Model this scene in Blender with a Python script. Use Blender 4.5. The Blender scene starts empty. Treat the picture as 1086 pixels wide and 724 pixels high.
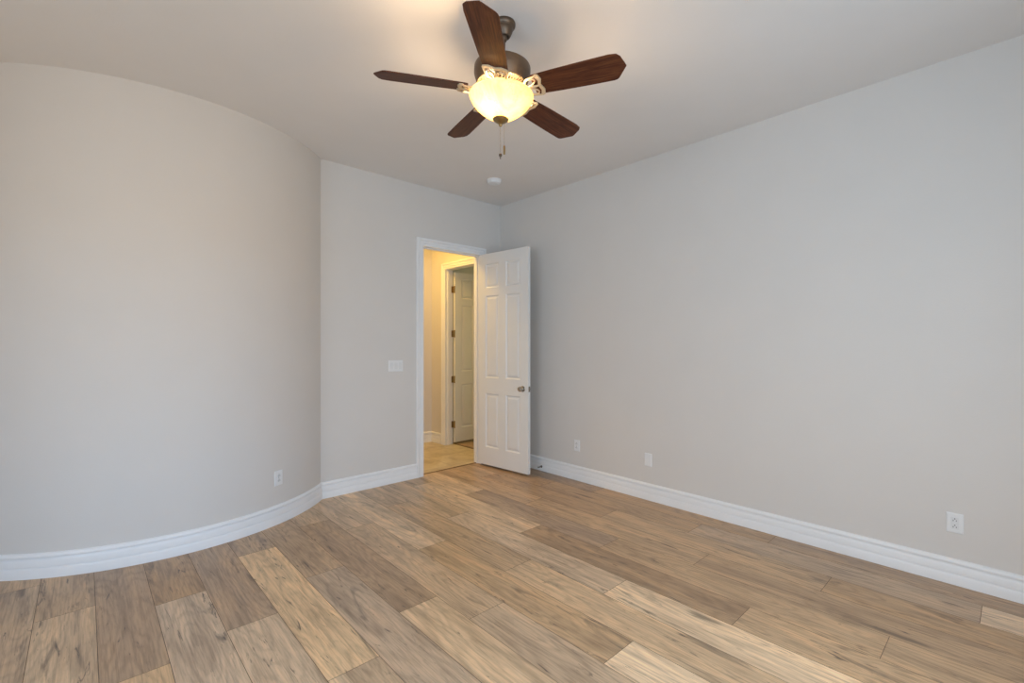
import bpy, bmesh, math, random
from mathutils import Vector, Matrix
random.seed(7)
PI = math.pi
R = math.radians
sc = bpy.context.scene
col = sc.collection

# ------------------------------------------------------------------ camera
FPX, YH, YAW, EYE = 493.3, 364.63, 42.656, 1.390
cam_data = bpy.data.cameras.new('camera')
cam_data.sensor_fit = 'HORIZONTAL'
cam_data.sensor_width = 36.0
cam_data.lens = 36.0 * FPX / 1086.0
cam_data.shift_y = (YH - 362.0) / 1086.0
cam_data.clip_start = 0.05
cam = bpy.data.objects.new('camera', cam_data)
col.objects.link(cam)
cam.location = (0, 0, EYE)
cam.rotation_euler = (R(90), 0, R(-YAW))
sc.camera = cam

# ------------------------------------------------------------------ exposure
vs = sc.view_settings
vs.view_transform = 'Standard'
vs.look = 'None'
vs.gamma = 1.0
vs.use_curve_mapping = False
vs.exposure = 0.0

# ------------------------------------------------------------------ daylight outside the window
SKY_WEST, SKY_EAST = (3.85, 4.55, 5.3), (2.0, 3.6, 5.8)            # sky above the horizon, to the two sides of the window
LAND_WEST, LAND_EAST = (3.2, 4.15, 5.1), (3.9, 2.3, 0.5)          # ground below the horizon, side tints made up to shape the room's light
w = bpy.data.worlds.new('daylight')
sc.world = w
w.use_nodes = True
nt = w.node_tree
nt.nodes.clear()
tc = nt.nodes.new('ShaderNodeTexCoord')
sx = nt.nodes.new('ShaderNodeSeparateXYZ')
nt.links.new(tc.outputs['Generated'], sx.inputs[0])


def step(sock, lo, hi):
    m = nt.nodes.new('ShaderNodeMapRange')
    m.interpolation_type = 'SMOOTHSTEP'
    m.inputs['From Min'].default_value = lo
    m.inputs['From Max'].default_value = hi
    nt.links.new(sock, m.inputs['Value'])
    return m.outputs['Result']


def vmix(fac, a_, b_):
    m = nt.nodes.new('ShaderNodeMix')
    m.data_type = 'VECTOR'
    nt.links.new(fac, m.inputs[0])
    for sock, v in ((m.inputs[4], a_), (m.inputs[5], b_)):
        if isinstance(v, tuple):
            sock.default_value = v
        else:
            nt.links.new(v, sock)
    return m.outputs[1]


side = step(sx.outputs['X'], -0.35, 0.35)
up = step(sx.outputs['Z'], -0.02, 0.06)
dome = vmix(up, vmix(side, LAND_WEST, LAND_EAST), vmix(side, SKY_WEST, SKY_EAST))
bg = nt.nodes.new('ShaderNodeBackground')
bg.inputs['Strength'].default_value = 1.0
nt.links.new(dome, bg.inputs['Color'])
wo = nt.nodes.new('ShaderNodeOutputWorld')
nt.links.new(bg.outputs[0], wo.inputs['Surface'])

# room measures
XR, YB, XL, YF, ZC = 3.711, 4.2305, -2.3, -0.85, 3.05     # right, back, left, front walls, ceiling
CX, CY, CR = 0.5155, 5.1208, 1.3755                       # the curved wall's circle
WIN = (-1.05, 2.35, 0.55, 2.35)                           # window opening in the front wall: x0, x1, z0, z1
WIL = (-0.4, 2.0, 0.60, 2.40)                              # opening of the added fill window in the left wall: y0, y1, z0, z1


def area(name, loc, rot, sxx, syy, power, color, portal=False):
    d = bpy.data.lights.new(name, 'AREA')
    d.shape = 'RECTANGLE'
    d.size, d.size_y = sxx, syy
    d.energy = power
    d.color = color
    if portal:
        d.cycles.is_portal = True
    o = bpy.data.objects.new(name, d)
    col.objects.link(o)
    o.location = loc
    o.rotation_euler = rot
    return o


area('window_portal', ((WIN[0] + WIN[1]) / 2, YF - 0.13, (WIN[2] + WIN[3]) / 2), (R(90), 0, 0),
     WIN[1] - WIN[0], WIN[3] - WIN[2], 1, (1, 1, 1), True)
area('window_portal', (XL - 0.13, (WIL[0] + WIL[1]) / 2, (WIL[2] + WIL[3]) / 2), (0, R(-90), 0),
     WIL[3] - WIL[2], WIL[1] - WIL[0], 1, (1, 1, 1), True)
HALL_POWER, STUDY_POWER = 26.0, 16.0
area('hall_lamp', (2.75, 5.0, 3.03), (0, 0, 0), 0.4, 0.4, HALL_POWER, (1.0, 0.62, 0.15))
area('study_fill', (5.9, 4.45, 1.5), (R(90), 0, R(30)), 1.2, 1.4, STUDY_POWER, (0.96, 0.95, 0.50))  # unseen fill panel added to light the far room and its door


# ------------------------------------------------------------------ materials
def new_mat(name):
    m = bpy.data.materials.new(name)
    m.use_nodes = True
    n = m.node_tree
    b = n.nodes['Principled BSDF']
    return m, n, b


def N(n, typ, **kw):
    x = n.nodes.new(typ)
    for k, v in kw.items():
        setattr(x, k, v)
    return x


def noise(n, vec, scale, detail=3.0, rough=0.5, dist=0.0):
    t = N(n, 'ShaderNodeTexNoise')
    t.inputs['Scale'].default_value = scale
    t.inputs['Detail'].default_value = detail
    t.inputs['Roughness'].default_value = rough
    t.inputs['Distortion'].default_value = dist
    if vec is not None:
        n.links.new(vec, t.inputs['Vector'])
    return t


def ramp(n, fac, stops):
    r = N(n, 'ShaderNodeValToRGB')
    cr = r.color_ramp
    while len(cr.elements) < len(stops):
        cr.elements.new(0.5)
    for el, (p, c) in zip(cr.elements, stops):
        el.position = p
        el.color = (c[0], c[1], c[2], 1) if not isinstance(c, (int, float)) else (c, c, c, 1)
    n.links.new(fac, r.inputs['Fac'])
    return r


def mix(n, fac, a, b, mode='MIX'):
    m = N(n, 'ShaderNodeMix', data_type='RGBA', blend_type=mode)
    for sock, v in ((m.inputs[0], fac), (m.inputs[6], a), (m.inputs[7], b)):
        if isinstance(v, (int, float)):
            sock.default_value = v
        elif isinstance(v, tuple):
            sock.default_value = (*v, 1)
        else:
            n.links.new(v, sock)
    return m.outputs[2]


def paint(name, rgb, rough=0.6, bump=0.0, scale=220.0, var=0.02):
    m, n, b = new_mat(name)
    t = N(n, 'ShaderNodeTexCoord')
    no = noise(n, t.outputs['Object'], 3.0, 3)
    lo = tuple(c * (1 - var) for c in rgb)
    hi = tuple(min(1, c * (1 + var)) for c in rgb)
    n.links.new(ramp(n, no.outputs['Fac'], [(0.3, lo), (0.7, hi)]).outputs['Color'], b.inputs['Base Color'])
    b.inputs['Roughness'].default_value = rough
    if bump:
        nb = noise(n, t.outputs['Object'], scale, 3)
        bp = N(n, 'ShaderNodeBump')
        bp.inputs['Strength'].default_value = bump
        bp.inputs['Distance'].default_value = 0.002
        n.links.new(nb.outputs['Fac'], bp.inputs['Height'])
        n.links.new(bp.outputs['Normal'], b.inputs['Normal'])
    return m


def metal(name, rgb, rough=0.3, metallic=1.0):
    m, n, b = new_mat(name)
    t = N(n, 'ShaderNodeTexCoord')
    no = noise(n, t.outputs['Object'], 40.0, 3)
    n.links.new(ramp(n, no.outputs['Fac'], [(0.3, tuple(c * 0.85 for c in rgb)), (0.7, rgb)]).outputs['Color'],
                b.inputs['Base Color'])
    b.inputs['Metallic'].default_value = metallic
    b.inputs['Roughness'].default_value = rough
    return m


M = {}
M['wall'] = paint('wall_paint', (0.69, 0.65, 0.61), 0.75, 0.25, 120.0, 0.01)
M['ceiling'] = paint('ceiling_paint', (0.78, 0.745, 0.715), 0.85, 0.25, 110.0, 0.01)
M['trim'] = paint('white_trim_paint', (0.84, 0.83, 0.825), 0.35)
M['door'] = paint('white_door_paint', (0.76, 0.745, 0.725), 0.4)
M['plastic'] = paint('white_plastic', (0.80, 0.795, 0.79), 0.3)
M['plastic_grey'] = paint('white_plastic_insert', (0.74, 0.74, 0.735), 0.35)
M['dark'] = paint('dark_slot', (0.03, 0.03, 0.03), 0.6)
M['sub'] = paint('subfloor_brown', (0.11, 0.08, 0.055), 0.8)  # dark brown base that shows in the gaps between planks
M['nickel'] = metal('satin_nickel', (0.46, 0.42, 0.36), 0.22)
M['brass'] = metal('aged_brass', (0.40, 0.28, 0.13), 0.35)
M['bronze'] = metal('antique_bronze', (0.145, 0.105, 0.075), 0.42, 0.75)
M['antique'] = paint('antique_cream_metal', (0.60, 0.47, 0.30), 0.45, 0, 0, 0.15)
M['chain'] = metal('chain_metal', (0.42, 0.36, 0.28), 0.45, 0.5)
M['vent'] = paint('dark_gilt_vent', (0.09, 0.066, 0.036), 0.45, 0, 0, 0.15)
M['rubber'] = paint('white_rubber', (0.75, 0.75, 0.72), 0.6)
M['strip'] = paint('threshold_brown', (0.15, 0.085, 0.035), 0.5)


def plank_material(name, dark, light, use_attr=True):
    m, n, b = new_mat(name)
    t = N(n, 'ShaderNodeTexCoord')
    at = N(n, 'ShaderNodeAttribute', attribute_name='plank')
    sp = N(n, 'ShaderNodeSeparateXYZ')
    n.links.new(at.outputs['Vector'], sp.inputs[0])
    tone, seed = sp.outputs['X'], sp.outputs['Y']

    def coords(kx, ky):
        mp = N(n, 'ShaderNodeMapping')
        mp.inputs['Scale'].default_value = (kx, ky, 1)
        n.links.new(t.outputs['Object'], mp.inputs['Vector'])
        cb = N(n, 'ShaderNodeCombineXYZ')
        ml = N(n, 'ShaderNodeMath', operation='MULTIPLY')
        ml.inputs[1].default_value = 97.0
        n.links.new(seed, ml.inputs[0])
        n.links.new(ml.outputs[0], cb.inputs['Z'])
        ml2 = N(n, 'ShaderNodeMath', operation='MULTIPLY')
        ml2.inputs[1].default_value = 31.0
        n.links.new(seed, ml2.inputs[0])
        n.links.new(ml2.outputs[0], cb.inputs['Y'])
        ad = N(n, 'ShaderNodeVectorMath', operation='ADD')
        n.links.new(mp.outputs[0], ad.inputs[0])
        n.links.new(cb.outputs[0], ad.inputs[1])
        return ad.outputs[0]

    base0 = mix(n, tone, dark, light)
    grey = N(n, 'ShaderNodeHueSaturation')
    grey.inputs['Saturation'].default_value = 0.80
    n.links.new(base0, grey.inputs['Color'])
    wr = N(n, 'ShaderNodeMath', operation='MULTIPLY')
    wr.inputs[1].default_value = 9.7
    n.links.new(seed, wr.inputs[0])
    fr = N(n, 'ShaderNodeMath', operation='FRACT')
    n.links.new(wr.outputs[0], fr.inputs[0])
    base = mix(n, fr.outputs[0], base0, grey.outputs['Color'])
    # broad streaks
    s1 = noise(n, coords(11, 1.3), 1.0, 4, 0.55, 0.6)
    c1 = mix(n, 1.0, base, ramp(n, s1.outputs['Fac'], [(0.28, (0.66, 0.63, 0.61)), (0.5, (0.97, 0.96, 0.95)), (0.72, (1.22, 1.17, 1.10))]).outputs['Color'], 'MULTIPLY')
    # ring figure: growth rings bending around scattered knots
    vo = N(n, 'ShaderNodeTexVoronoi', feature='SMOOTH_F1')
    vo.inputs['Scale'].default_value = 1.0
    vo.inputs['Smoothness'].default_value = 0.35
    wob = noise(n, coords(14.0, 3.0), 1.0, 4, 0.6)
    wc = N(n, 'ShaderNodeVectorMath', operation='MULTIPLY_ADD')
    n.links.new(wob.outputs['Color'], wc.inputs[0])
    wc.inputs[1].default_value = (0.30, 0.30, 0.30)
    n.links.new(coords(6.0, 0.95), wc.inputs[2])
    n.links.new(wc.outputs[0], vo.inputs['Vector'])
    dist = vo.outputs['Distance']
    sn = N(n, 'ShaderNodeMath', operation='MULTIPLY')
    sn.inputs[1].default_value = 62.0
    n.links.new(dist, sn.inputs[0])
    sn2 = N(n, 'ShaderNodeMath', operation='SINE')
    n.links.new(sn.outputs[0], sn2.inputs[0])
    ringmap = N(n, 'ShaderNodeMapRange')
    ringmap.inputs['From Min'].default_value = -1
    ringmap.inputs['From Max'].default_value = 1
    n.links.new(sn2.outputs[0], ringmap.inputs['Value'])
    c2 = mix(n, 0.6, c1, ramp(n, ringmap.outputs['Result'], [(0.0, (0.80, 0.78, 0.76)), (0.45, (1.0, 1.0, 1.0)), (1.0, (1.07, 1.06, 1.04))]).outputs['Color'], 'MULTIPLY')
    kn = ramp(n, dist, [(0.05, 1.0), (0.17, 0.0)])
    pick = noise(n, coords(2.0, 0.7), 1.0, 1, 0.5)
    pk = ramp(n, pick.outputs['Fac'], [(0.42, 0.0), (0.50, 1.0)])
    kk = N(n, 'ShaderNodeMath', operation='MULTIPLY')
    n.links.new(kn.outputs['Color'], kk.inputs[0])
    n.links.new(pk.outputs['Color'], kk.inputs[1])
    c2 = mix(n, kk.outputs[0], c2, mix(n, 0.72, c2, (0.085, 0.055, 0.038)))
    # fine pores
    s3 = noise(n, coords(130, 4.5), 1.0, 4, 0.7)
    c3 = mix(n, 1.0, c2, ramp(n, s3.outputs['Fac'], [(0.3, (0.70, 0.68, 0.66)), (0.52, (1.0, 1.0, 1.0)), (0.75, (1.16, 1.14, 1.12))]).outputs['Color'], 'MULTIPLY')
    # smoky knots and cracks
    s4 = noise(n, coords(11.0, 1.7), 1.0, 5, 0.62, 1.0)
    k = ramp(n, s4.outputs['Fac'], [(0.60, 0.0), (0.71, 1.0)])
    c4 = mix(n, k.outputs['Color'], c3, mix(n, 0.60, c3, (0.075, 0.055, 0.045)))
    s5 = noise(n, coords(30.0, 3.4), 1.0, 4, 0.65, 1.6)
    k2 = ramp(n, s5.outputs['Fac'], [(0.62, 0.0), (0.70, 1.0)])
    c5 = mix(n, k2.outputs['Color'], c4, mix(n, 0.8, c4, (0.06, 0.04, 0.032)))
    n.links.new(c5, b.inputs['Base Color'])
    rr = ramp(n, s1.outputs['Fac'], [(0.3, 0.30), (0.7, 0.40)])
    n.links.new(rr.outputs['Color'], b.inputs['Roughness'])
    bp = N(n, 'ShaderNodeBump')
    bp.inputs['Strength'].default_value = 0.25
    bp.inputs['Distance'].default_value = 0.001
    n.links.new(s3.outputs['Fac'], bp.inputs['Height'])
    n.links.new(bp.outputs['Normal'], b.inputs['Normal'])
    return m


M['oak'] = plank_material('oak_planks', (0.30, 0.172, 0.088), (0.98, 0.69, 0.398))


def blade_material():
    m, n, b = new_mat('walnut_blade')
    t = N(n, 'ShaderNodeTexCoord')
    mp = N(n, 'ShaderNodeMapping')
    mp.inputs['Scale'].default_value = (4, 60, 60)
    n.links.new(t.outputs['Object'], mp.inputs['Vector'])
    s = noise(n, mp.outputs[0], 1.6, 5, 0.65, 0.8)
    c = ramp(n, s.outputs['Fac'], [(0.3, (0.036, 0.010, 0.005)), (0.5, (0.085, 0.025, 0.010)), (0.72, (0.16, 0.055, 0.022))])
    n.links.new(c.outputs['Color'], b.inputs['Base Color'])
    b.inputs['Roughness'].default_value = 0.5
    b.inputs['Specular IOR Level'].default_value = 0.25
    return m


M['walnut'] = blade_material()


def tile_material():
    m, n, b = new_mat('travertine_tile')
    t = N(n, 'ShaderNodeTexCoord')
    mp = N(n, 'ShaderNodeMapping')
    mp.inputs['Location'].default_value = (0.12, 0.2, 0)
    n.links.new(t.outputs['Object'], mp.inputs['Vector'])
    br = N(n, 'ShaderNodeTexBrick')
    br.offset = 0.0
    br.inputs['Scale'].default_value = 1.0
    br.inputs['Brick Width'].default_value = 0.46
    br.inputs['Row Height'].default_value = 0.46
    br.inputs['Mortar Size'].default_value = 0.004
    n.links.new(mp.outputs[0], br.inputs['Vector'])
    s = noise(n, t.outputs['Object'], 5.0, 6, 0.6, 0.6)
    c = ramp(n, s.outputs['Fac'], [(0.3, (0.44, 0.34, 0.20)), (0.5, (0.58, 0.47, 0.30)), (0.7, (0.68, 0.58, 0.40))])
    n.links.new(mix(n, br.outputs['Fac'], c.outputs['Color'], (0.38, 0.30, 0.20)), b.inputs['Base Color'])
    b.inputs['Roughness'].default_value = 0.32
    return m


M['tile'] = tile_material()

BOWL_EMIT, BULB_W = 0.30, 22.0
LAMP_COL = (1.0, 0.70, 0.40)


def bowl_material():
    m, n, b = new_mat('alabaster_glass')
    t = N(n, 'ShaderNodeTexCoord')
    s = noise(n, t.outputs['Object'], 9.0, 4, 0.6, 1.5)
    c = ramp(n, s.outputs['Fac'], [(0.3, (0.84, 0.72, 0.42)), (0.7, (0.98, 0.93, 0.74))])
    # thin amber veins of the scavo glass
    v = N(n, 'ShaderNodeTexVoronoi', feature='DISTANCE_TO_EDGE')
    v.inputs['Scale'].default_value = 5.0
    dn = noise(n, t.outputs['Object'], 22.0, 4, 0.7)
    n.links.new(mix(n, 0.12, t.outputs['Object'], dn.outputs['Color']), v.inputs['Vector'])
    vein = ramp(n, v.outputs['Distance'], [(0.0, 0.45), (0.010, 0.0)])
    cc = mix(n, vein.outputs['Color'], c.outputs['Color'], (0.62, 0.42, 0.16))
    tr = N(n, 'ShaderNodeBsdfTranslucent')
    n.links.new(mix(n, 1.0, cc, (0.125, 0.095, 0.045), 'MULTIPLY'), tr.inputs['Color'])
    df = N(n, 'ShaderNodeBsdfDiffuse')
    n.links.new(cc, df.inputs['Color'])
    ms = N(n, 'ShaderNodeMixShader')
    ms.inputs[0].default_value = 0.3
    n.links.new(tr.outputs[0], ms.inputs[1])
    n.links.new(df.outputs[0], ms.inputs[2])
    em = N(n, 'ShaderNodeEmission')
    n.links.new(mix(n, 1.0, cc, (1.0, 0.84, 0.50), 'MULTIPLY'), em.inputs['Color'])
    em.inputs['Strength'].default_value = BOWL_EMIT
    ad = N(n, 'ShaderNodeAddShader')
    n.links.new(ms.outputs[0], ad.inputs[0])
    n.links.new(em.outputs[0], ad.inputs[1])
    out = n.nodes['Material Output']
    n.links.new(ad.outputs[0], out.inputs['Surface'])
    n.nodes.remove(b)
    return m


M['bowl'] = bowl_material()


# ------------------------------------------------------------------ mesh helpers
def link(name, bm, mat, parent=None, smooth=False, loc=None):
    me = bpy.data.meshes.new(name)
    bmesh.ops.recalc_face_normals(bm, faces=bm.faces[:])
    bm.to_mesh(me)
    bm.free()
    me.materials.append(mat)
    if smooth:
        for p in me.polygons:
            p.use_smooth = True
        try:
            me.set_sharp_from_angle(angle=R(32))
        except Exception:
            pass
    o = bpy.data.objects.new(name, me)
    col.objects.link(o)
    if loc is not None:
        o.location = loc
    if parent is not None:
        o.parent = parent
    return o


def struct(name, bm, mat, label=None, smooth=False, loc=None):
    o = link(name, bm, mat, None, smooth, loc)
    o['kind'] = 'structure'
    if label:
        o['label'] = label
    return o


def thing(name, label, cat, loc=(0, 0, 0), rot=(0, 0, 0), group=None, kind=None):
    o = bpy.data.objects.new(name, None)
    o.empty_display_size = 0.1
    col.objects.link(o)
    o.location = loc
    o.rotation_euler = rot
    o['label'] = label
    o['category'] = cat
    if group:
        o['group'] = group
    if kind:
        o['kind'] = kind
    return o


def box(bm, x0, x1, y0, y1, z0, z1, bevel=0.0):
    vs_ = [bm.verts.new((x, y, z)) for z in (z0, z1) for y in (y0, y1) for x in (x0, x1)]
    q = [(0, 2, 3, 1), (4, 5, 7, 6), (0, 1, 5, 4), (2, 6, 7, 3), (0, 4, 6, 2), (1, 3, 7, 5)]
    fs = [bm.faces.new([vs_[i] for i in f]) for f in q]
    if bevel:
        ed = list({e_ for f in fs for e_ in f.edges})
        bmesh.ops.bevel(bm, geom=ed, offset=bevel, segments=2, affect='EDGES', profile=0.6)


def lathe(bm, prof, seg=32, mat=Matrix.Identity(4), cap0=True, cap1=True):
    rings = []
    for r, z in prof:
        rings.append([bm.verts.new(mat @ Vector((r * math.cos(2 * PI * i / seg), r * math.sin(2 * PI * i / seg), z)))
                      for i in range(seg)])
    for a, b_ in zip(rings, rings[1:]):
        for i in range(seg):
            j = (i + 1) % seg
            bm.faces.new((a[i], a[j], b_[j], b_[i]))
    if cap0:
        bm.faces.new(rings[0][::-1])
    if cap1:
        bm.faces.new(rings[-1])


def tube(bm, pts, rad, seg=8, closed=False):
    pts = [Vector(p) for p in pts]
    n_ = len(pts)
    rings = []
    for i, p in enumerate(pts):
        a = pts[i - 1] if (i or closed) else p
        c = pts[(i + 1) % n_] if (i < n_ - 1 or closed) else p
        t = (c - a).normalized()
        u = t.cross(Vector((0, 0, 1)))
        if u.length < 1e-4:
            u = Vector((1, 0, 0))
        u.normalize()
        v = t.cross(u)
        rr = rad[i] if isinstance(rad, (list, tuple)) else rad
        rings.append([bm.verts.new(p + u * rr * math.cos(2 * PI * k / seg) + v * rr * math.sin(2 * PI * k / seg))
                      for k in range(seg)])
    m_ = n_ if closed else n_ - 1
    for i in range(m_):
        a, b_ = rings[i], rings[(i + 1) % n_]
        for k in range(seg):
            j = (k + 1) % seg
            bm.faces.new((a[k], a[j], b_[j], b_[k]))
    if not closed:
        bm.faces.new(rings[0][::-1])
        bm.faces.new(rings[-1])


def prism(bm, outline, z0, z1, bevel=0.0):
    a = [bm.verts.new((x, y, z0)) for x, y in outline]
    b_ = [bm.verts.new((x, y, z1)) for x, y in outline]
    bm.faces.new(a[::-1])
    bm.faces.new(b_)
    n_ = len(a)
    for i in range(n_):
        j = (i + 1) % n_
        bm.faces.new((a[i], a[j], b_[j], b_[i]))
    if bevel:
        bmesh.ops.bevel(bm, geom=bm.edges[:], offset=bevel, segments=2, affect='EDGES')


def sweep(bm, path, prof, side=1):
    """profile (t, z) swept along a 2-D wall line; t is measured towards the room (left of travel * side)"""
    n_ = len(path)
    rings = []
    for i, p in enumerate(path):
        p = Vector(p)
        ds = []
        if i > 0:
            ds.append((p - Vector(path[i - 1])).normalized())
        if i < n_ - 1:
            ds.append((Vector(path[i + 1]) - p).normalized())
        nr = [Vector((-d.y, d.x)) * side for d in ds]
        if len(nr) == 2:
            b_ = (nr[0] + nr[1]).normalized()
            k = 1.0 / max(0.25, b_.dot(nr[0]))
        else:
            b_, k = nr[0], 1.0
        rings.append([bm.verts.new((p.x + b_.x * k * t, p.y + b_.y * k * t, z)) for t, z in prof])
    for a, b_ in zip(rings, rings[1:]):
        for k in range(len(prof)):
            j = (k + 1) % len(prof)
            bm.faces.new((a[k], a[j], b_[j], b_[k]))
    bm.faces.new(rings[0][::-1])
    bm.faces.new(rings[-1])


# ------------------------------------------------------------------ floor of oak planks
SEAM0, PW, PL = 0.047, 0.231, 1.52
JOINT = {-2: 2.3, -1: 3.322, 0: 2.50, 1: 3.10, 2: 2.59, 3: 3.445, 4: 2.86, 5: 3.687, 6: 3.395, 7: 2.738, 8: 2.124,
         9: 1.56, 10: 2.475, 11: 3.450, 12: 2.90, 13: 2.268, 14: 1.645, 15: 2.70, 16: 2.0}
# tones from the far plank to the near one, the first joint being the largest joint position that stays inside the room
TONE = {-2: [.36, .40, .45], -1: [.36, .52, .5], 0: [.3, .22, .46], 1: [.24, .52, .5], 2: [.3, .22, .58, .5], 3: [.28, .74, .62],
        4: [.34, .42, .5], 5: [.50, .26, .68], 6: [.54, .48, .50], 7: [.68, .42, .95], 8: [.5, .42, .58, .5], 9: [.52, .62, .90],
        10: [.45, .66, .26, .46], 11: [.56, .26, .42, .42], 12: [.36, .42, .34, .4], 13: [.34, .28, .42, .32],
        14: [.24, .32, .38, .78], 15: [.20, .30, .24, .3], 16: [.3, .3, .3]}
bm = bmesh.new()
lay = bm.loops.layers.float_color.new('plank')
GAP = 0.0011
for k in range(-11, 17):
    x0, x1 = SEAM0 + PW * k, SEAM0 + PW * (k + 1)
    x0, x1 = max(x0, XL), min(x1, XR)
    if x1 - x0 < 0.01:
        continue
    j0 = JOINT.get(k, random.uniform(1.5, 3.0))
    while j0 + PL < 4.2:
        j0 += PL
    js = [4.285, j0]
    while js[-1] - PL > YF:
        js.append(js[-1] - PL)
    js.append(YF)
    for i, (ya, yb) in enumerate(zip(js, js[1:])):
        tn = TONE.get(k, [])
        tone = tn[i] if i < len(tn) else random.uniform(.3, .65)
        seed = random.random()
        v = [bm.verts.new(p) for p in ((x0 + GAP, yb + GAP, 0), (x1 - GAP, yb + GAP, 0), (x1 - GAP, ya - GAP, 0), (x0 + GAP, ya - GAP, 0))]
        f = bm.faces.new(v)
        for lp in f.loops:
            lp[lay] = (tone, seed, 0, 1)
floor_obj = None
me_floor = bm
floor_obj = struct('floor', bm, M['oak'])
bm = bmesh.new()
box(bm, XL - 0.12, 6.6, YF - 0.12, 6.2, -0.15, -0.0022)
sub = link('subfloor', bm, M['sub'], floor_obj)

bm = bmesh.new()
box(bm, 1.95, 3.795, 4.297, 5.67, -0.002, 0.0)
struct('floor_hall', bm, M['tile'])
# far room planks
bm = bmesh.new()
lay = bm.loops.layers.float_color.new('plank')
for k in range(16, 29):
    x0, x1 = 3.81 + (k - 16) * PW, 3.81 + (k - 15) * PW
    y = 4.36
    yy = [4.36, 4.36 + random.uniform(.3, 1.2), 5.66]
    for ya, yb in zip(yy, yy[1:]):
        f = bm.faces.new([bm.verts.new(p) for p in ((x0 + GAP, ya, 0), (min(x1, 6.5) - GAP, ya, 0), (min(x1, 6.5) - GAP, yb - GAP, 0), (x0 + GAP, yb - GAP, 0))])
        tn, sd = random.uniform(.2, .4), random.random()
        for lp in f.loops:
            lp[lay] = (tn, sd, 0, 1)
    if x1 > 6.4:
        break
struct('floor_study', bm, M['oak'])

# ------------------------------------------------------------------ ceiling and walls
TW = 0.11
OX0, OX1, OZ = 2.628, 3.388, 2.418           # bedroom door opening
DY0, DY1, DZ = 4.55, 5.318, 2.412            # hall door opening in the wall x = HX
HX = 3.66
HY = 5.67                                    # far wall of the hall

bm = bmesh.new()
box(bm, XL - 0.12, 6.6, YF - 0.12, 6.2, ZC, ZC + 0.12)
struct('ceiling', bm, M['ceiling'])

bm = bmesh.new()
half = math.acos((CY - YB) / CR)
x_in, x_out = CX - CR * math.sin(half), CX + CR * math.sin(half)
box(bm, x_out - 0.02, OX0 - 0.02, YB, YB + TW, 0, ZC)
box(bm, OX1 + 0.02, XR + 0.12, YB, YB + TW, 0, ZC)
box(bm, OX0 - 0.02, OX1 + 0.02, YB, YB + TW, OZ + 0.02, ZC)
box(bm, XL, x_in + 0.02, YB, YB + TW, 0, ZC)
struct('wall_back', bm, M['wall'])

bm = bmesh.new()
seg = 72
ang = [(-half - R(6)) + (2 * half + R(12)) * i / seg for i in range(seg + 1)]
ang = [max(-half, min(half, a)) for a in ang]
ang = sorted(set(ang))
ri, ro = [], []
for a in ang:
    ri.append((CX + CR * math.sin(a), CY - CR * math.cos(a)))
    ro.append((CX + (CR - TW) * math.sin(a), CY - (CR - TW) * math.cos(a)))
vi = [[bm.verts.new((x, y, z)) for x, y in ri] for z in (0, ZC)]
vo = [[bm.verts.new((x, y, z)) for x, y in ro] for z in (0, ZC)]
for i in range(len(ang) - 1):
    bm.faces.new((vi[0][i], vi[0][i + 1], vi[1][i + 1], vi[1][i]))
    bm.faces.new((vo[0][i + 1], vo[0][i], vo[1][i], vo[1][i + 1]))
    bm.faces.new((vi[1][i], vi[1][i + 1], vo[1][i + 1], vo[1][i]))
    bm.faces.new((vi[0][i + 1], vi[0][i], vo[0][i], vo[0][i + 1]))
for i in (0, -1):
    bm.faces.new((vi[0][i], vi[1][i], vo[1][i], vo[0][i]))
struct('wall_curved', bm, M['wall'], smooth=True)

bm = bmesh.new()
box(bm, XR, XR + 0.12, YF - 0.12, YB, 0, ZC)
struct('wall_right', bm, M['wall'])
bm = bmesh.new()
ly0, ly1, lz0, lz1 = WIL
box(bm, XL - 0.12, XL, YF - 0.12, ly0, 0, ZC)
box(bm, XL - 0.12, XL, ly1, YB + TW, 0, ZC)
box(bm, XL - 0.12, XL, ly0, ly1, 0, lz0)
box(bm, XL - 0.12, XL, ly0, ly1, lz1, ZC)
struct('wall_left', bm, M['wall'])
bm = bmesh.new()
wx0, wx1, wz0, wz1 = WIN
box(bm, XL, wx0, YF - 0.12, YF, 0, ZC)
box(bm, wx1, XR, YF - 0.12, YF, 0, ZC)
box(bm, wx0, wx1, YF - 0.12, YF, 0, wz0)
box(bm, wx0, wx1, YF - 0.12, YF, wz1, ZC)
struct('wall_front', bm, M['wall'])
# window frame behind the photographer
bm = bmesh.new()
fw = 0.05
box(bm, wx0, wx0 + fw, YF - 0.10, YF - 0.04, wz0, wz1)
box(bm, wx1 - fw, wx1, YF - 0.10, YF - 0.04, wz0, wz1)
box(bm, wx0 + fw, wx1 - fw, YF - 0.10, YF - 0.04, wz0, wz0 + fw)
box(bm, wx0 + fw, wx1 - fw, YF - 0.10, YF - 0.04, wz1 - fw, wz1)
box(bm, (wx0 + wx1) / 2 - 0.025, (wx0 + wx1) / 2 + 0.025, YF - 0.09, YF - 0.05, wz0 + fw, wz1 - fw)
win = struct('window_1', bm, M['trim'])
bm = bmesh.new()
box(bm, wx0 - 0.03, wx1 + 0.03, YF - 0.03, YF + 0.03, wz0 - 0.03, wz0, 0.004)
link('window_sill', bm, M['trim'], win)

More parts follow.
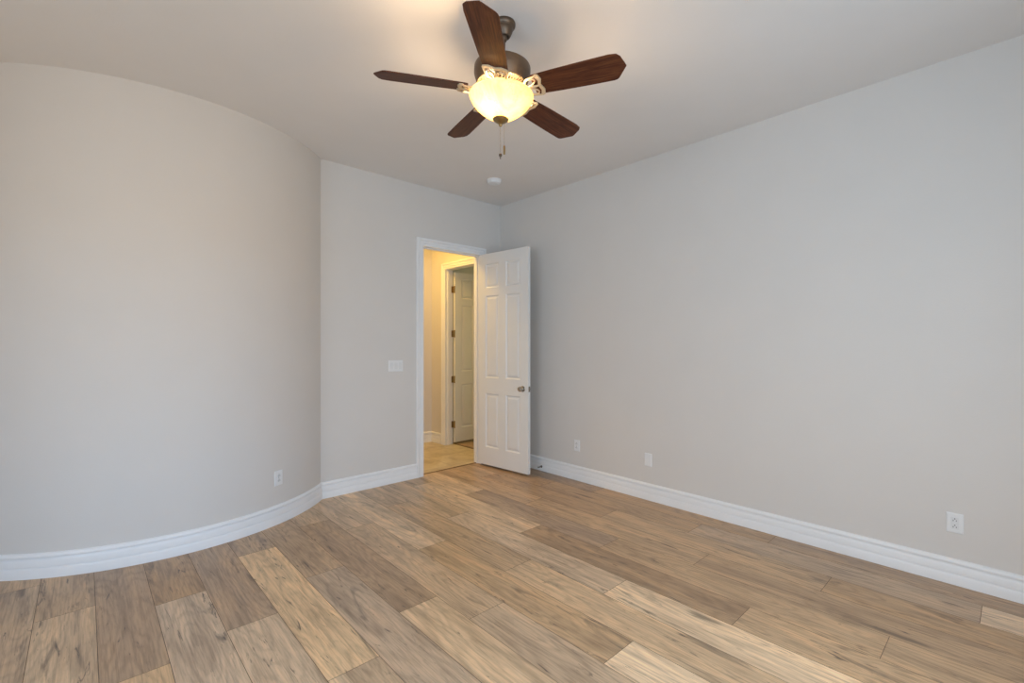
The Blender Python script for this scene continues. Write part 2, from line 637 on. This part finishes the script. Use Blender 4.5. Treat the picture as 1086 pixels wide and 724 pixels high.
bm = bmesh.new()
box(bm, XL - 0.10, XL - 0.04, ly0, ly0 + fw, lz0, lz1)
box(bm, XL - 0.10, XL - 0.04, ly1 - fw, ly1, lz0, lz1)
box(bm, XL - 0.10, XL - 0.04, ly0 + fw, ly1 - fw, lz0, lz0 + fw)
box(bm, XL - 0.10, XL - 0.04, ly0 + fw, ly1 - fw, lz1 - fw, lz1)
box(bm, XL - 0.09, XL - 0.05, (ly0 + ly1) / 2 - 0.025, (ly0 + ly1) / 2 + 0.025, lz0 + fw, lz1 - fw)
win = struct('fill_window', bm, M['trim'])  # unseen window, added to brighten the far corner and right wall
bm = bmesh.new()
box(bm, XL - 0.03, XL + 0.03, ly0 - 0.03, ly1 + 0.03, lz0 - 0.03, lz0, 0.004)
link('window_sill', bm, M['trim'], win)

# hall and far room shell
bm = bmesh.new()
box(bm, 1.85, 6.6, HY, HY + 0.12, 0, ZC)
struct('wall_hall_far', bm, M['wall'])
bm = bmesh.new()
box(bm, 1.84, 1.95, YB + TW, HY, 0, ZC)
struct('wall_hall_left', bm, M['wall'])
bm = bmesh.new()
HT = 0.12
box(bm, HX, HX + HT, DY1 + 0.02, HY, 0, ZC)
box(bm, HX, HX + HT, YB + TW, DY0 - 0.02, 0, ZC)
box(bm, HX, HX + HT, DY0 - 0.02, DY1 + 0.02, DZ + 0.02, ZC)
struct('wall_hall_right', bm, M['wall'])
bm = bmesh.new()
box(bm, 6.5, 6.6, 4.24, HY, 0, ZC)
struct('wall_study_far', bm, M['wall'])
bm = bmesh.new()
box(bm, XR + 0.12, 6.6, 4.24, YB + TW, 0, ZC)
struct('wall_study_near', bm, M['wall'])

# ------------------------------------------------------------------ baseboards
BASE = [(0, 0), (0.017, 0), (0.017, 0.052), (0.0145, 0.058), (0.0085, 0.0645), (0.0145, 0.0655), (0.0135, 0.100), (0.0110, 0.108), (0.004, 0.119),
        (0.0155, 0.1205), (0.0170, 0.127), (0.0160, 0.135), (0.0115, 0.142), (0.005, 0.147), (0, 0.148)]
CASW = 0.084
bm = bmesh.new()
sweep(bm, [(x_out, YB), (OX0 - CASW + 0.001, YB)], BASE, -1)
# (trim the corner against the curved run by starting at the wall junction)
struct('baseboard_back', bm, M['trim'], smooth=True)
bm = bmesh.new()
sweep(bm, [(CX + CR * math.sin(a), CY - CR * math.cos(a)) for a in ang], BASE, -1)
struct('baseboard_curved', bm, M['trim'], smooth=True)
bm = bmesh.new()
sweep(bm, [(OX1 + CASW - 0.001, YB), (XR, YB), (XR, YF)], BASE, -1)
struct('baseboard_right', bm, M['trim'], smooth=True)
bm = bmesh.new()
sweep(bm, [(XL, YF), (XL, YB), (x_in, YB)], BASE, -1)
struct('baseboard_left', bm, M['trim'], smooth=True)
bm = bmesh.new()
sweep(bm, [(XR, YF), (XL, YF)], BASE, -1)
struct('baseboard_front', bm, M['trim'], smooth=True)
bm = bmesh.new()
sweep(bm, [(1.96, HY), (HX, HY), (HX, DY1 + CASW + 0.02)], BASE, -1)
struct('baseboard_hall', bm, M['trim'], smooth=True)

# ------------------------------------------------------------------ door casings and jambs
CAS = [(0, 0), (0, 0.010), (0.010, 0.0135), (0.018, 0.0135), (0.021, 0.0085), (0.024, 0.0085), (0.027, 0.0155), (0.050, 0.0165), (0.053, 0.0100), (0.056, 0.0100), (0.060, 0.0195),
       (0.072, 0.0215), (CASW, 0.0195), (CASW, 0)]


def casing(bm, a0, a1, top, put):
    """U-shaped mitred casing; put(along, z, out) gives the point"""
    runs = []
    for wd, t in CAS:
        runs.append([put(a0 - wd, 0, t), put(a0 - wd, top + wd, t), put(a1 + wd, top + wd, t), put(a1 + wd, 0, t)])
    vv = [[bm.verts.new(p) for p in r_] for r_ in runs]
    for i in range(len(vv)):
        j = (i + 1) % len(vv)
        for k in range(3):
            bm.faces.new((vv[i][k], vv[i][k + 1], vv[j][k + 1], vv[j][k]))
    bm.faces.new([r_[0] for r_ in vv])
    bm.faces.new([r_[3] for r_ in vv][::-1])


bm = bmesh.new()
casing(bm, OX0, OX1, OZ, lambda a, z, t: (a, YB - t, z))
struct('trim_1', bm, M['trim'], 'white door casing around the open bedroom doorway')
bm = bmesh.new()
casing(bm, DY0, DY1, DZ, lambda a, z, t: (HX - t, a, z))
struct('trim_2', bm, M['trim'], 'white door casing around the doorway seen in the hall')
# jamb lining of the bedroom doorway
bm = bmesh.new()
box(bm, OX0 - 0.02, OX0, YB + 0.0005, YB + TW, 0, OZ)
box(bm, OX1, OX1 + 0.02, YB + 0.0005, YB + TW, 0, OZ)
box(bm, OX0 - 0.02, OX1 + 0.02, YB + 0.0005, YB + TW, OZ, OZ + 0.02)
box(bm, OX0, OX0 + 0.011, YB + 0.040, YB + 0.075, 0, OZ)
box(bm, OX1 - 0.011, OX1, YB + 0.040, YB + 0.075, 0, OZ)
box(bm, OX0 + 0.011, OX1 - 0.011, YB + 0.040, YB + 0.075, OZ - 0.011, OZ)
jamb = struct('trim_3', bm, M['trim'], 'white jamb lining of the open bedroom doorway')
bm = bmesh.new()
box(bm, OX0 - 0.0005, OX0 + 0.0016, YB + 0.006, YB + 0.034, 0.885, 0.945)
box(bm, OX0 - 0.0005, OX0 + 0.003, YB + 0.001, YB + 0.010, 0.892, 0.938)
link('strike_plate', bm, M['nickel'], jamb)
# jamb lining of the hall doorway
bm = bmesh.new()
box(bm, HX + 0.0005, HX + HT, DY1, DY1 + 0.02, 0, DZ)
box(bm, HX + 0.0005, HX + HT, DY0 - 0.02, DY0, 0, DZ)
box(bm, HX + 0.0005, HX + HT, DY0 - 0.02, DY1 + 0.02, DZ, DZ + 0.02)
box(bm, HX + 0.03, HX + 0.075, DY1 - 0.011, DY1, 0, DZ)
box(bm, HX + 0.03, HX + 0.075, DY0, DY0 + 0.011, 0, DZ)
struct('trim_4', bm, M['trim'], 'white jamb lining of the doorway seen in the hall')
# thresholds
bm = bmesh.new()
box(bm, OX0, OX1, 4.282, 4.300, -0.002, 0.004, 0.0015)
struct('trim_5', bm, M['strip'], 'thin brown threshold strip between oak planks and hall tile')
bm = bmesh.new()
box(bm, 3.792, 3.812, DY0, DY1, -0.002, 0.004, 0.0015)
struct('trim_6', bm, M['strip'], 'thin brown threshold strip under the hall door')


# ------------------------------------------------------------------ six panel doors
def door_leaf(bm, wd, z0, z1, th, wdir=1):
    """slab: hinge edge at x = 0, width along +x * wdir, faces at y = 0 and y = th; six raised panels on both faces"""
    xs = [0, 0.112, 0.318, 0.427, 0.633, wd]
    zs = [z0, 0.222, 0.832, 1.008, 1.936, 2.022, 2.296, z1]
    holes = {(1, 1), (3, 1), (1, 3), (3, 3), (1, 5), (3, 5)}
    for y, s in ((0.0, 1), (th, -1)):
        grid = [[bm.verts.new((x * wdir, y, z)) for z in zs] for x in xs]
        for i in range(len(xs) - 1):
            for j in range(len(zs) - 1):
                c = [grid[i][j], grid[i + 1][j], grid[i + 1][j + 1], grid[i][j + 1]]
                if (i, j) not in holes:
                    bm.faces.new(c)
                    continue
                prev = c
                xa, xb, za, zb = xs[i], xs[i + 1], zs[j], zs[j + 1]
                for ins, dep in ((0.004, 0.0035), (0.013, 0.0095), (0.019, 0.0095), (0.040, 0.0025)):
                    nx = [bm.verts.new((px * wdir, y + s * dep, pz)) for px, pz in
                          ((xa + ins, za + ins), (xb - ins, za + ins), (xb - ins, zb - ins), (xa + ins, zb - ins))]
                    for q in range(4):
                        r_ = (q + 1) % 4
                        bm.faces.new((prev[q], prev[r_], nx[r_], nx[q]))
                    prev = nx
                bm.faces.new(prev)
        if s == 1:
            g0 = grid
    for a, b_ in zip((g0[0], g0[-1]), (grid[0], grid[-1])):
        for j in range(len(zs) - 1):
            bm.faces.new((a[j], a[j + 1], b_[j + 1], b_[j]))
    for i in range(len(xs) - 1):
        bm.faces.new((g0[i][0], g0[i + 1][0], grid[i + 1][0], grid[i][0]))
        bm.faces.new((g0[i][-1], g0[i + 1][-1], grid[i + 1][-1], grid[i][-1]))


LW = 0.745
HGX, HGY = 3.353, 4.2065                    # hinge corner of the visible face
FRX, FRY = 3.4215, 3.4645                   # free corner of the visible face
th_a = math.atan2(FRY - HGY, FRX - HGX)
door = thing('door_1', 'white six panel bedroom door standing open in front of the right wall', 'door',
             (HGX, HGY, 0), (0, 0, th_a), kind='structure')
bm = bmesh.new()
door_leaf(bm, LW, 0.022, 2.412, 0.035)
link('door_leaf', bm, M['door'], door)


def knob(bm, x, z, y, s):
    """rosette, neck and ball pointing along y * s"""
    mt = Matrix.Translation((x, y, z)) @ Matrix.Rotation(-s * PI / 2, 4, 'X')
    mt = Matrix.Translation((x, y, z)) @ (Matrix.Rotation(R(90), 4, 'X') if s < 0 else Matrix.Rotation(R(-90), 4, 'X'))
    lathe(bm, [(0.031, 0.0), (0.032, 0.003), (0.029, 0.007), (0.016, 0.010), (0.012, 0.014), (0.0115, 0.026), (0.016, 0.031),
               (0.0235, 0.036), (0.0275, 0.043), (0.0275, 0.050), (0.024, 0.058), (0.015, 0.063), (0.004, 0.0645)], 28, mt)


bm = bmesh.new()
knob(bm, 0.672, 0.915, 0.0, -1)
link('door_knob', bm, M['nickel'], door, True)
bm = bmesh.new()
knob(bm, 0.672, 0.915, 0.035, 1)
link('door_knob', bm, M['nickel'], door, True)
bm = bmesh.new()
box(bm, LW - 0.0005, LW + 0.0015, 0.005, 0.030, 0.886, 0.944)
box(bm, LW, LW + 0.010, 0.011, 0.024, 0.907, 0.923, 0.002)
link('latch_plate', bm, M['nickel'], door)
for hz in (0.25, 0.95, 1.62, 2.22):
    bm = bmesh.new()
    lathe(bm, [(0.0065, hz - 0.05), (0.0065, hz + 0.05)], 12, Matrix.Translation((-0.002, 0.0405, 0)))
    box(bm, -0.0015, 0.0, 0.004, 0.034, hz - 0.05, hz + 0.05)
    link('hinge', bm, M['nickel'], door)

door2 = thing('door_2', 'white six panel door standing open beyond the hall', 'door', (3.787, 5.274, 0), (0, 0, R(1.0)), kind='structure')
bm = bmesh.new()
door_leaf(bm, LW, 0.030, 2.386, 0.035)
link('door_leaf', bm, M['door'], door2)
for py in (307, 353.8, 402.2, 449.8):
    hz = EYE - (py - YH) * 6.46 / FPX
    bm = bmesh.new()
    lathe(bm, [(0.0075, hz - 0.05), (0.0085, hz - 0.047), (0.0085, hz + 0.047), (0.0075, hz + 0.05)], 12, Matrix.Translation((-0.006, 0.003, 0)))
    box(bm, -0.0065, -0.003, 0.004, 0.036, hz - 0.045, hz + 0.045)
    box(bm, -0.030, -0.006, 0.0395, 0.0435, hz - 0.045, hz + 0.045)
    link('hinge', bm, M['brass'], door2, True)

# ------------------------------------------------------------------ ceiling fan
TILT = R(2.0)
FMX, FMY = 1.603, 1.801
rvec = Vector((math.cos(R(YAW)), -math.sin(R(YAW)), 0))
vvec = Vector((math.sin(R(YAW)), math.cos(R(YAW)), 0))
fan = thing('ceiling_fan', 'five blade walnut ceiling fan with a lit glass bowl lamp', 'ceiling fan', (FMX, FMY, ZC))
TM = Matrix.Rotation(TILT, 4, vvec)          # the hanging part leans slightly in its ball joint


def fpart(name, bm, mat, parent=fan, smooth=True, tilt=True):
    if tilt:
        bm.transform(TM)
    return link(name, bm, mat, parent, smooth)


bm = bmesh.new()
lathe(bm, [(0.058, 0.0), (0.060, -0.006), (0.059, -0.016), (0.054, -0.024), (0.047, -0.030), (0.047, -0.035), (0.044, -0.046), (0.038, -0.059),
           (0.034, -0.066), (0.031, -0.071), (0.024, -0.072), (0.020, -0.064)], 40)
fpart('canopy', bm, M['bronze'], tilt=False)
bm = bmesh.new()
lathe(bm, [(0.019, -0.062), (0.021, -0.078), (0.016, -0.092), (0.011, -0.094), (0.011, -0.185), (0.020, -0.188), (0.022, -0.200), (0.030, -0.206), (0.030, -0.215)], 24)
fpart('downrod', bm, M['bronze'])
bm = bmesh.new()
lathe(bm, [(0.030, -0.206), (0.075, -0.212), (0.125, -0.222), (0.143, -0.228), (0.146, -0.234), (0.146, -0.266), (0.143, -0.276),
           (0.133, -0.306), (0.127, -0.316), (0.120, -0.317)], 56, cap1=True)
motor = fpart('motor_housing', bm, M['bronze'])
bm = bmesh.new()
lathe(bm, [(0.128, -0.315), (0.131, -0.318), (0.128, -0.322), (0.124, -0.320)], 56, cap0=False, cap1=False)
lathe(bm, [(0.078, -0.336), (0.081, -0.341), (0.076, -0.344), (0.070, -0.340)], 48, cap0=False, cap1=False)
for i in range(44):
    a = 2 * PI * i / 44
    c, s = math.cos(a), math.sin(a)
    tube(bm, [(0.127 * c, 0.127 * s, -0.319), (0.105 * c, 0.105 * s, -0.330), (0.077 * c, 0.077 * s, -0.341)], 0.0027, 6)
fpart('vent_grille', bm, M['vent'], motor)
bm = bmesh.new()
lathe(bm, [(0.072, -0.310), (0.072, -0.342), (0.060, -0.350), (0.056, -0.378), (0.048, -0.384), (0.03, -0.382)], 48)
fpart('light_fitter', bm, M['vent'])

BZ = -0.354                                   # blade plane below the ceiling
BR = 0.640
PITCH = R(14)
blade_outline = [(0.178, -0.055), (0.186, -0.062), (0.30, -0.067), (0.45, -0.072), (0.570, -0.075), (0.606, -0.071), (0.622, -0.054), (0.636, -0.008),
                 (0.640, 0.004), (0.633, 0.014), (0.596, 0.065), (0.586, 0.072), (0.572, 0.075), (0.45, 0.072), (0.30, 0.067), (0.186, 0.062), (0.178, 0.055)]
for k in range(5):
    a = R(220.53 + 72 * k)
    bm = bmesh.new()
    prism(bm, blade_outline, -0.003, 0.003, 0.001)
    mt = TM @ Matrix.Translation((0, 0, BZ)) @ Matrix.Rotation(a, 4, 'Z') @ Matrix.Rotation(-PITCH, 4, 'X')
    bl = link('fan_blade', bm, M['walnut'], fan)
    bl.matrix_local = mt
    # cast bracket under the blade root: open scrollwork and a notched clamp plate
    bm = bmesh.new()
    zb = -0.0075
    prism(bm, [(0.203, 0.0), (0.214, 0.030), (0.200, 0.060), (0.210, 0.067), (0.222, 0.062), (0.231, 0.033), (0.218, 0.0), (0.231, -0.033), (0.222, -0.062), (0.210, -0.067), (0.200, -0.060), (0.214, -0.030)],
          zb - 0.004, zb + 0.004, 0.001)
    for sgn in (-1, 1):
        pts = [(0.164 + 0.034 * math.cos(q * 2 * PI / 20), sgn * (0.027 + 0.010 * math.cos(q * 2 * PI / 20)) + 0.020 * math.sin(q * 2 * PI / 20), zb - 0.004) for q in range(20)]
        tube(bm, pts, 0.0040, 8, True)
        tube(bm, [(0.112, sgn * 0.008, zb - 0.006), (0.132, sgn * 0.022, zb - 0.005), (0.158, sgn * 0.050, zb - 0.004), (0.206, sgn * 0.061, zb - 0.004)], [0.006, 0.006, 0.0055, 0.004], 8)
    tube(bm, [(0.120, 0, zb - 0.004), (0.135, 0, zb - 0.005), (0.160, 0, zb - 0.005), (0.214, 0, zb - 0.003)], [0.011, 0.006, 0.010, 0.003], 10)
    bmesh.ops.create_uvsphere(bm, u_segments=12, v_segments=8, radius=0.010, matrix=Matrix.Translation((0.122, 0, zb - 0.004)))
    iron = link('blade_bracket', bm, M['antique'], bl, True)
    # arm from the motor's underside, level then twisting into the pitch of the blade
    bm = bmesh.new()
    tube(bm, [(0.086, 0.0, 0.016), (0.098, 0, 0.010), (0.110, 0, 0.000), (0.122, 0, -0.006), (0.135, 0, zb - 0.003)], [0.012, 0.012, 0.011, 0.010, 0.009], 10)
    link('bracket_arm', bm, M['antique'], bl, True)

# glass bowl
bm = bmesh.new()
prof = [(0.150, -0.352), (0.158, -0.351), (0.165, -0.356), (0.1665, -0.364), (0.163, -0.371), (0.159, -0.378), (0.157, -0.386), (0.151, -0.398), (0.142, -0.412),
        (0.130, -0.427), (0.115, -0.443), (0.097, -0.459), (0.077, -0.474), (0.056, -0.486), (0.034, -0.495), (0.012, -0.499)]
prof = [(r_, -0.372 + (z_ + 0.352) * 0.864) for r_, z_ in prof]
lathe(bm, prof, 64, cap0=False, cap1=True)
bowl = fpart('light_bowl', bm, M['bowl'])
bm = bmesh.new()
lathe(bm, [(0.008, -0.480), (0.030, -0.4935), (0.041, -0.4955), (0.0415, -0.4985), (0.036, -0.505), (0.024, -0.513), (0.012, -0.519), (0.009, -0.522), (0.010, -0.527), (0.007, -0.533),
           (0.002, -0.536)], 36)
fpart('finial', bm, M['brass'])


def chain(p, z0, z1, fob, mat):
    bm_ = bmesh.new()
    n_ = int((z0 - z1) / 0.0036)
    for i in range(n_):
        bmesh.ops.create_icosphere(bm_, subdivisions=1, radius=0.0016, matrix=Matrix.Translation((p[0], p[1], z0 - 0.0036 * i)))
    tube(bm_, [(p[0], p[1], z0), (p[0], p[1], z1)], 0.0007, 5)
    c = link('pull_chain', bm_, M['chain'], fan, True)
    bm_ = bmesh.new()
    lathe(bm_, [(r_, z1 + dz) for r_, dz in fob], 16, Matrix.Translation((p[0], p[1], 0)))
    link('chain_fob', bm_, mat, c, True)
    return c


tip = TM @ Vector((0, 0, -0.534))
chain((tip.x, tip.y), -0.534, -0.676, [(0.001, 0.003), (0.006, 0.001), (0.0085, -0.004), (0.008, -0.010), (0.004, -0.015), (0.0025, -0.020), (0.003, -0.025), (0.001, -0.027)], M['bronze'])
p2 = tip + rvec * 0.020 + vvec * 0.004
chain((p2.x, p2.y), -0.506, -0.632, [(0.001, 0.002), (0.004, 0.0), (0.0052, -0.005), (0.0052, -0.040), (0.004, -0.045), (0.001, -0.046)], M['brass'])
# the bulbs' light inside the bowl
for off, pw in ((-0.050, 1.0), (0.030, 0.65)):
    d = bpy.data.lights.new('fan_bulb', 'POINT')
    d.energy = BULB_W * pw
    d.color = LAMP_COL
    d.shadow_soft_size = 0.045
    o = bpy.data.objects.new('fan_bulb', d)
    col.objects.link(o)
    o.location = Vector((FMX, FMY, ZC)) + TM @ (Vector((0, 0, -0.418)) + rvec * off - vvec * 0.035)

# ------------------------------------------------------------------ small fixtures
smoke = thing('smoke_detector', 'round white smoke detector on the ceiling near the far corner', 'smoke detector', (3.062, 3.591, ZC))
bm = bmesh.new()
lathe(bm, [(0.074, 0.0), (0.074, -0.008), (0.070, -0.010), (0.068, -0.012), (0.066, -0.026), (0.060, -0.034), (0.046, -0.038), (0.02, -0.039)], 40)
link('housing', bm, M['plastic'], smoke, True)
bm = bmesh.new()
for i in range(20):
    a = 2 * PI * i / 20
    tube(bm, [(0.068 * math.cos(a), 0.068 * math.sin(a), -0.013), (0.0665 * math.cos(a), 0.0665 * math.sin(a), -0.024)], 0.002, 5)
link('vent_slots', bm, M['plastic_grey'], smoke)
bm = bmesh.new()
lathe(bm, [(0.012, -0.0385), (0.012, -0.041), (0.010, -0.042)], 20, Matrix.Translation((0.02, -0.02, 0)))
link('test_button', bm, M['plastic_grey'], smoke, True)


def plate_bm(wd, ht, th=0.0055):
    """wall plate: x across, z up, front face towards -y"""
    bm_ = bmesh.new()
    a = [bm_.verts.new((x * wd / 2, 0, z * ht / 2)) for x, z in ((-1, -1), (1, -1), (1, 1), (-1, 1))]
    b_ = [bm_.verts.new((x * (wd / 2), -th * 0.55, z * (ht / 2))) for x, z in ((-1, -1), (1, -1), (1, 1), (-1, 1))]
    c = [bm_.verts.new((x * (wd / 2 - 0.005), -th, z * (ht / 2 - 0.005))) for x, z in ((-1, -1), (1, -1), (1, 1), (-1, 1))]
    for p, q in ((a, b_), (b_, c)):
        for i in range(4):
            j = (i + 1) % 4
            bm_.faces.new((p[i], p[j], q[j], q[i]))
    bm_.faces.new(c)
    bm_.faces.new(a[::-1])
    return bm_


def duplex(root, square):
    link('cover_plate', plate_bm(0.074, 0.114), M['plastic'], root)
    bm_ = bmesh.new()
    if square:
        box(bm_, -0.0165, 0.0165, -0.0085, -0.004, -0.0335, 0.0335, 0.001)
    else:
        for s in (-1, 1):
            out = [(0.0165 * math.cos(t), 0.014 * math.sin(t) * (1.0)) for t in [2 * PI * q / 24 for q in range(24)]]
            vv = [bm_.verts.new((x, -0.0085, s * 0.0195 + z)) for x, z in out]
            vw = [bm_.verts.new((x, -0.004, s * 0.0195 + z)) for x, z in out]
            bm_.faces.new(vv)
            for q in range(24):
                bm_.faces.new((vv[q], vv[(q + 1) % 24], vw[(q + 1) % 24], vw[q]))
    rec = link('receptacle', bm_, M['plastic_grey'], root)
    bm_ = bmesh.new()
    for s in (-1, 1):
        cz = s * 0.0185
        for x, hh in ((-0.0065, 0.0040), (0.0065, 0.0033)):
            box(bm_, x - 0.0014, x + 0.0014, -0.0090, -0.0080, cz - 0.003 - hh, cz - 0.003 + hh)
        lathe(bm_, [(0.0028, 0.0080), (0.0028, 0.0090)], 12, Matrix.Translation((0, 0, cz + 0.0075)) @ Matrix.Rotation(R(90), 4, 'X'))
    link('slots', bm_, M['dark'], rec)
    if not square:
        bm_ = bmesh.new()
        lathe(bm_, [(0.003, 0.004), (0.003, 0.0065), (0.001, 0.007)], 12, Matrix.Rotation(R(90), 4, 'X'))
        link('screw', bm_, M['nickel'], root)


rw = R(-90)   # plates on the right wall face -x
o1 = thing('wall_outlet', 'white power outlet low on the right wall, nearest the open door', 'outlet', (XR, 3.046, 0.353), (0, 0, rw))
duplex(o1, False)
o3 = thing('wall_outlet', 'white square-faced power outlet low on the right wall, far right', 'outlet', (XR, 0.243, 0.354), (0, 0, rw))
duplex(o3, True)
o2 = thing('cable_plate', 'plain white cover plate low on the right wall', 'wall plate', (XR, 2.231, 0.357), (0, 0, rw))
link('cover_plate', plate_bm(0.072, 0.114), M['plastic'], o2)
for s in (-1, 1):
    bm = bmesh.new()
    lathe(bm, [(0.003, 0.005), (0.003, 0.0065), (0.001, 0.007)], 12, Matrix.Translation((0, 0, s * 0.042)) @ Matrix.Rotation(R(90), 4, 'X'))
    link('screw', bm, M['plastic_grey'], o2)
# outlet on the curved wall: where the ray through its pixel meets the circle
oa = math.atan2(1.4180 - CX, CY - 4.0)
qa = R(YAW) + math.atan2(295.2 - 543, FPX)
dx_, dy_ = math.sin(qa), math.cos(qa)
B_ = dx_ * CX + dy_ * CY
tt = B_ - math.sqrt(B_ * B_ - (CX * CX + CY * CY - CR * CR))
ox, oy = tt * dx_, tt * dy_
na = math.atan2(ox - CX, CY - oy)
o4 = thing('wall_outlet', 'white power outlet low on the curved wall', 'outlet', (ox, oy, 0.352), (0, 0, na))
duplex(o4, False)

sw = thing('light_switch', 'white three rocker light switch left of the doorway', 'light switch', (2.309, YB, 1.171))
link('cover_plate', plate_bm(0.160, 0.114), M['plastic'], sw)
for i in (-1, 0, 1):
    bm = bmesh.new()
    x = i * 0.046
    v = [bm.verts.new(p) for p in ((x - 0.0165, -0.006, -0.033), (x + 0.0165, -0.006, -0.033), (x + 0.0165, -0.009, 0.0), (x - 0.0165, -0.009, 0.0),
                                   (x + 0.0165, -0.0055, 0.033), (x - 0.0165, -0.0055, 0.033),
                                   (x - 0.0165, -0.003, -0.033), (x + 0.0165, -0.003, -0.033), (x + 0.0165, -0.003, 0.033), (x - 0.0165, -0.003, 0.033))]
    for f in ((0, 1, 2, 3), (3, 2, 4, 5), (0, 6, 7, 1), (1, 7, 8, 4, 2), (5, 4, 8, 9), (0, 3, 5, 9, 6), (6, 9, 8, 7)):
        bm.faces.new([v[q] for q in f])
    link('rocker', bm, M['plastic_grey'], sw)

# spring door stop on the right baseboard
ds = thing('door_stop', 'small metal spring door stop on the baseboard behind the door', 'door stop', (XR - 0.016, 3.532, 0.047), (0, R(-90), 0))
bm = bmesh.new()
lathe(bm, [(0.013, 0.0), (0.013, 0.004), (0.009, 0.007), (0.006, 0.010)], 20)
link('base', bm, M['bronze'], ds, True)
bm = bmesh.new()
tube(bm, [(0.0052 * math.cos(t * 0.7), 0.0052 * math.sin(t * 0.7), 0.008 + 0.062 * t / 150) for t in range(151)], 0.0014, 6)
link('spring', bm, M['nickel'], ds, True)
bm = bmesh.new()
lathe(bm, [(0.006, 0.068), (0.0075, 0.070), (0.0075, 0.082), (0.005, 0.086), (0.002, 0.087)], 16)
link('rubber_tip', bm, M['rubber'], ds, True)
